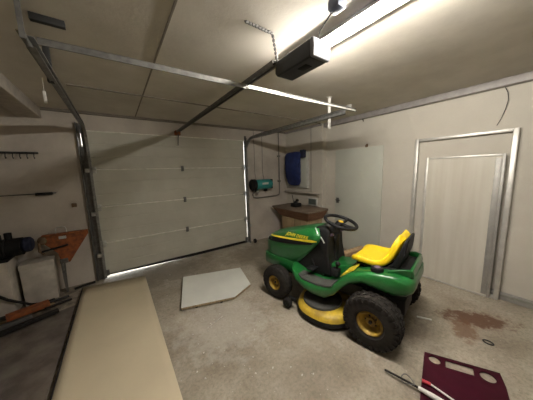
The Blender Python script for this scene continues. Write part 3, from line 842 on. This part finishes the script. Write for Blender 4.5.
# --- seat
prof = [(.315, .600, .14), (.325, .632, .18), (.305, .660, .20), (.25, .672, .212), (.17, .664, .218), (.09, .660, .22), (.035, .680, .22), (.00, .73, .212), (-.025, .80, .198), (-.045, .865, .175), (-.060, .915, .14), (-.072, .925, .115)]
def shell(offx, offz, grow, name, mt, th_, profile):
    m = MB(); rows = []
    for i, (x, z, hw) in enumerate(profile):
        row = []
        K = 12
        a = profile[max(0, i-1)]; b_ = profile[min(len(profile)-1, i+1)]
        tx, tz_ = b_[0]-a[0], b_[1]-a[1]; L = math.hypot(tx, tz_); nx, nz = tz_/L, -tx/L   # pointing to the sitter
        for k in range(K+1):
            u = -1+2*k/K; y = u*(hw+grow)
            bol = .030*max(0, (abs(u)-.45)/.55)**1.6*(1 if 1 < i < 10 else .4)
            if abs(u) > .97: bol -= .012
            ed = -.010*(1 if abs(u) > .97 else 0)
            row.append(m.bm.verts.new((x+nx*(bol)+offx, y, z+nz*(bol)+offz)))
        rows.append(row)
    for i in range(len(rows)-1):
        for k in range(K): m.bm.faces.new((rows[i][k], rows[i][k+1], rows[i+1][k+1], rows[i+1][k]))
    o = m.build(name, mt, mw, smooth=60, solid=th_)
    md = o.modifiers.new('u', 'SUBSURF'); md.levels = 2; md.render_levels = 2
    return o
seat = shell(0, 0, 0, 'seat', M['seat_y'], .055, prof)
# black shell behind the backrest and below the cushion
m = MB()
m.loft([[(x+.0, hw, z), (x+dx, hw*.9, z+dz), (x+dx, -hw*.9, z+dz), (x, -hw, z)] for x, z, hw, dx, dz in ((.28, .605, .16, 0, -.03), (.15, .60, .19, 0, -.04), (.04, .61, .20, -.04, -.04), (-.035, .68, .20, -.055, -.02), (-.075, .78, .185, -.045, -.01), (-.100, .86, .16, -.03, 0), (-.115, .90, .12, -.02, 0))])
m.build('seat_pan', M['black'], mw, smooth=50, bevel=.008)
m = MB(); m.box((.0, -.12, .555), (.28, .12, .60), .01); m.cyl((.05, -.1, .56), (.05, -.1, .62), .02, n=10); m.cyl((.05, .1, .56), (.05, .1, .62), .02, n=10); m.build('seat_base', M['darkmetal'], mw)
# --- chassis, axle
m = MB(); m.box((-.14, -.15, .22), (1.30, .15, .36), .01); m.box((-.05, -.24, .18), (.10, .24, .30), .02); m.build('chassis', M['darkmetal'], mw)
m = MB(); m.box((.60, -.19, .30), (1.28, .19, .44), .01); m.build('engine_bay', M['darkmetal'], mw)
m = MB(); m.tube([(1.12, .30, .19), (1.12, .20, .22), (1.12, 0, .27), (1.12, -.20, .22), (1.12, -.30, .19)], .025, 8); m.build('front_axle', M['darkmetal'], mw)
# --- wheels
def wheel(x, y, r, w, rimr, side, lugs):
    t = MB(); hw = w/2
    prof_ = [(-hw*.75, rimr), (-hw*.98, rimr+.02), (-hw, (rimr+r)/2), (-hw*.92, r-.022), (-hw*.72, r-.005), (-hw*.3, r), (hw*.3, r), (hw*.72, r-.005), (hw*.92, r-.022), (hw, (rimr+r)/2), (hw*.98, rimr+.02), (hw*.75, rimr), (hw*.5, rimr-.01), (-hw*.5, rimr-.01)]
    t.lathe(prof_, (x, y, r), (0, 1, 0), 48, True)
    n = 26 if lugs else 22
    for k in range(n):
        for row, (c0, c1) in enumerate(((-.86, -.5), (-.38, -.04), (.04, .38), (.5, .86)) if lugs else ((-.8, -.45), (-.3, .3), (.45, .8))):
            a = 2*PI*(k+(.5 if row % 2 else 0))/n
            d = .55*2*PI*r/n*.5
            rr = r-(.010 if abs(c0+c1) > 1.1 else 0)
            lo = (-d, hw*c0, rr-.01); hi = (d, hw*c1, rr+(.007 if lugs else .003))
            v0 = len(t.bm.verts)
            vs = bmesh.ops.create_cube(t.bm, size=1)['verts']
            t._m(vs, Matrix.Translation((x, y, r)) @ Matrix.Rotation(a, 4, 'Y') @ Matrix.Translation([(p+q_)/2 for p, q_ in zip(lo, hi)]) @ Matrix.Diagonal((*[q_-p for p, q_ in zip(lo, hi)], 1)))
            if lugs and abs(c0+c1) > 1.1:   # shoulder lug running down the side wall
                s2 = 1 if c0 > 0 else -1
                vs = bmesh.ops.create_cube(t.bm, size=1)['verts']
                t._m(vs, Matrix.Translation((x, y, r)) @ Matrix.Rotation(a, 4, 'Y') @ Matrix.Translation((0, s2*hw*.93, r-.028)) @ Matrix.Diagonal((d*2, hw*.16, .036, 1)))
    tyre = t.build('tyre', M['tire'], mw, smooth=30)
    s = side
    m = MB(); m.lathe([(s*hw*.80, rimr+.004), (s*hw*.86, rimr-.006), (s*hw*.70, rimr-.018), (s*hw*.35, rimr-.03), (s*hw*.22, rimr*.55), (s*hw*.30, rimr*.38), (s*hw*.48, rimr*.34), (s*hw*.48, rimr*.16), (s*hw*.3, 0)], (x, y, r), (0, 1, 0), 36)
    m.lathe([(-s*hw*.8, rimr), (-s*hw*.4, rimr*.8), (-s*hw*.3, 0)], (x, y, r), (0, 1, 0), 24)
    rim = m.build('rim', M['rim'], tyre)
    m = MB(); m.cyl((x, y+s*hw*.3, r), (x, y+s*hw*.62, r), rimr*.14, n=14)
    for k in range(5):
        a = 2*PI*k/5; px_, pz = x+math.cos(a)*rimr*.5, r+math.sin(a)*rimr*.5
        m.cyl((x, y+s*hw*.28, r), (px_, y+s*hw*.28, pz), .007, n=6)
    m.build('hub', M['darkmetal'], tyre)
for s in (1, -1):
    wheel(.055, .365 if s > 0 else -.395, .224, .19, .100, s, True)
    wheel(1.12, s*.36, .19, .14, .082, s, False)
# --- mowing deck
m = MB(); secs = []
def deck_ring(k, z):
    pts = []
    for i in range(40):
        a = 2*PI*i/40
        pts.append((.545+(.33*k)*sgn(math.cos(a), .8), (.50*k+.015)*sgn(math.sin(a), .75), z))
    return pts
m.loft([deck_ring(1.0, .03), deck_ring(1.015, .05), deck_ring(1.0, .075)]); m.build('deck_rim', M['black'], mw, smooth=40)
m = MB(); m.loft([deck_ring(1.0, .073), deck_ring(.985, .10), deck_ring(.93, .125), deck_ring(.80, .137), deck_ring(.62, .14)]); m.build('deck_shell', M['yellow_worn'], mw, smooth=50)
for s in (1, -1):
    m = MB(); m.lathe([(0, .0), (0, .20), (.02, .195), (.03, .15), (.042, .13), (.046, .06), (.06, .055), (.06, 0)], (.58, s*.26, .137), (0, 0, 1), 28); m.build('belt_cover', M['pad'], mw)
m = MB(); m.prism([(.45, .39, .137), (.68, .36, .137), (.70, .30, .137), (.42, .30, .137)], (0, 0, .02)); m.build('deck_bracket', M['darkmetal'], mw)
for s in (1, -1):
    m = MB(); m.lathe([(-.028, .012), (-.028, .044), (-.018, .052), (.018, .052), (.028, .044), (.028, .012)], (.89, s*.46, .062), (0, 1, 0), 20, True)
    gw = m.build('gauge_wheel', M['rubber'], mw)
    m = MB(); m.box((.80, s*.43-.012, .09), (.89, s*.43+.012, .13), .004); m.cyl((.89, s*.46-.035, .062), (.89, s*.46+.035, .062), .012, n=10); m.box((.855, s*.425-.006, .05), (.885, s*.425+.006, .12), .003)
    m.build('bracket', M['black'], gw)

# ------------------------------------------------------------------ firewood behind the mower
logs = []
for row, n_, rn in ((0, 4, 'bottom row'), (1, 3, 'second row'), (2, 2, 'top row')):
    for k in range(n_):
        place = {0: 'nearest the seat end', n_-1: 'nearest the garage door'}.get(k, ('just ahead of the seat-end log' if k == 1 else 'third from the seat end') if n_ == 4 else 'in the middle')
        logs.append(('firewood log behind the mower, %s of the heap, %s' % (rn, place), -.17+.125*k+.0625*row, row))
for i, (lab, y, row) in enumerate(logs):
    m = MB(); n = 7
    rr = [.055*(.86+.14*rnd.random()) for _ in range(n)]
    m.loft([[(xx, rr[j]*math.cos(2*PI*j/n), rr[j]*math.sin(2*PI*j/n)) for j in range(n)] for xx in (-.22, -.1, .05, .2)])
    o = m.build('firewood_log', M['bark'] if i in (1, 4) else M['log'], smooth=20)
    o.location = (3.02+.03*(i % 2), -2.16+y, .057+row*.109); o.rotation_euler = (0, 0, R((3, -2, 2, -1, 2, -2, 1, 3, -4)[i]))
    tag(o, lab, 'log', 'firewood logs behind the mower')

# ------------------------------------------------------------------ maroon plate and odds at the lower right
mp_ = thing('steel_plate', 'maroon steel plate with two round holes and a slot lying on the floor', 'plate', (2.15, -3.28, 0), math.atan2(-.39, .21))
# local x along the far edge, local y (negative) towards the camera
def circ(cx, cy, r, n=24): return [(cx+r*math.cos(2*PI*k/n), cy+r*math.sin(2*PI*k/n), .008) for k in range(n)]
m = MB()
m.prism([(0, 0, .008), (.44, 0, .008), (.425, -.12, .008), (.32, -.56, .008), (-.13, -.56, .008), (-.02, -.08, .008)], (0, 0, .004),
        holes=[circ(.052, -.06, .036), [(.125, -.03, .008), (.285, -.03, .008), (.27, -.10, .008), (.11, -.10, .008)], circ(.350, -.075, .042)])
m.build('plate', M['maroon'], mp_, smooth=20)
m = MB(); m.box((0, -.003, .0), (.44, 0, .012)); m.build('flange', M['maroon'], mp_)
gg = thing('grease_gun', 'thin black tool with wire loop and white barrel lying beside the maroon plate', 'tool', (1.73, -3.30, .0))
m = MB(); m.tube([(-.00, .13, .02), (.01, .05, .03), (.025, -.02, .03), (.035, -.07, .03)], .007, 8); m.build('rod', M['rubber'], gg)
m = MB(); m.tube([(.035, -.07, .03), (.045, -.14, .03), (.055, -.24, .03)], [.012, .016, .018], 10); m.build('barrel', M['white_paint'], gg)
m = MB(); m.tube([(.03+.035*math.cos(a*.5), -.01+.04*math.sin(a*.5), .035+.012*math.sin(a)) for a in range(0, 26)], .003, 6); m.build('wire_loop', M['galv_dark'], gg)
m = MB(); m.cyl((1.86, -3.41, .026), (1.85, -3.60, .026), .006, n=8)
tag(m.build('pen_rod', M['white_paint']), 'thin white rod lying on top of the maroon plate', 'rod')
m = MB(); m.cyl((1.845, -3.365, .026), (1.86, -3.41, .026), .012, n=10)
tag(m.build('red_cap', M['red']), 'small red cap at the end of the white rod', 'cap')
m = MB(); m.tube([(2.68+.022*math.cos(2*PI*k/20), -3.56+.032*math.sin(2*PI*k/20), .007) for k in range(20)], .005, 6, True)
tag(m.build('metal_ring', M['darkmetal']), 'small dark metal ring lying on the rust stain', 'ring')
m = MB(); m.box((2.55, -3.134, .0), (2.67, -3.116, .008), .001, rotz(R(-62)))
tag(m.build('paper_strip', M['chip_white']), 'small white strip on the floor behind the rear wheel', 'strip')
# crumbs
m = MB()
for k in range(190):
    x = rnd.uniform(.55, 3.4); y = rnd.uniform(-3.9, -.3)
    if k < 40: x = rnd.gauss(.98, .14); y = rnd.gauss(-1.95, .18)
    if (x > 1.6 and y < -3.2) or (1.45 < x < 2.9 and y > -3.4): continue
    if .65 < x < 1.75 and -1.75 < y < -.7: continue
    s = rnd.uniform(.002, .006)
    m.box((x-s, y-s*.6, 0), (x+s, y+s*.6, s), 0, rotz(rnd.uniform(0, 3)))
tag(m.build('floor_crumbs', M['dust']), 'tiny pale crumbs and chips scattered over the concrete floor', 'debris', kind='stuff')
m = MB(); m.tube([(.84, -1.93, .004), (.92, -1.90, .006), (1.03, -1.86, .004)], .003, 6)
tag(m.build('white_sliver', M['dust']), 'thin white sliver lying on bare concrete before the five-sided board', 'sliver')

# ------------------------------------------------------------------ world, camera
w = bpy.data.worlds.new('sky'); S.world = w; w.use_nodes = True
nt = w.node_tree; bg = nt.nodes['Background']
bg.inputs['Color'].default_value = (.92, .96, 1, 1); bg.inputs['Strength'].default_value = 3.0

cam = bpy.data.cameras.new('camera'); co = bpy.data.objects.new('camera', cam); COL.objects.link(co)
P = (.258, -3.815, 1.496); yaw, pitch, roll, F = .614, -.136, -.031, 212.3
f = Vector((math.sin(yaw)*math.cos(pitch), math.cos(yaw)*math.cos(pitch), math.sin(pitch)))
r = Vector((math.cos(yaw), -math.sin(yaw), 0)); u = r.cross(f)
r2 = r*math.cos(roll)+u*math.sin(roll); u2 = -r*math.sin(roll)+u*math.cos(roll)
mt = Matrix((r2, u2, -f)).transposed().to_4x4(); mt.translation = P
co.matrix_world = mt
cam.sensor_fit = 'HORIZONTAL'; cam.sensor_width = 36; cam.lens = F/533*36; cam.clip_start = .02
S.camera = co
S.view_settings.view_transform = 'Standard'; S.view_settings.look = 'None'; S.view_settings.gamma = 1; S.view_settings.use_curve_mapping = False
S.view_settings.exposure = 2.0
S.cycles.use_denoising = True
S.cycles.max_bounces = 8
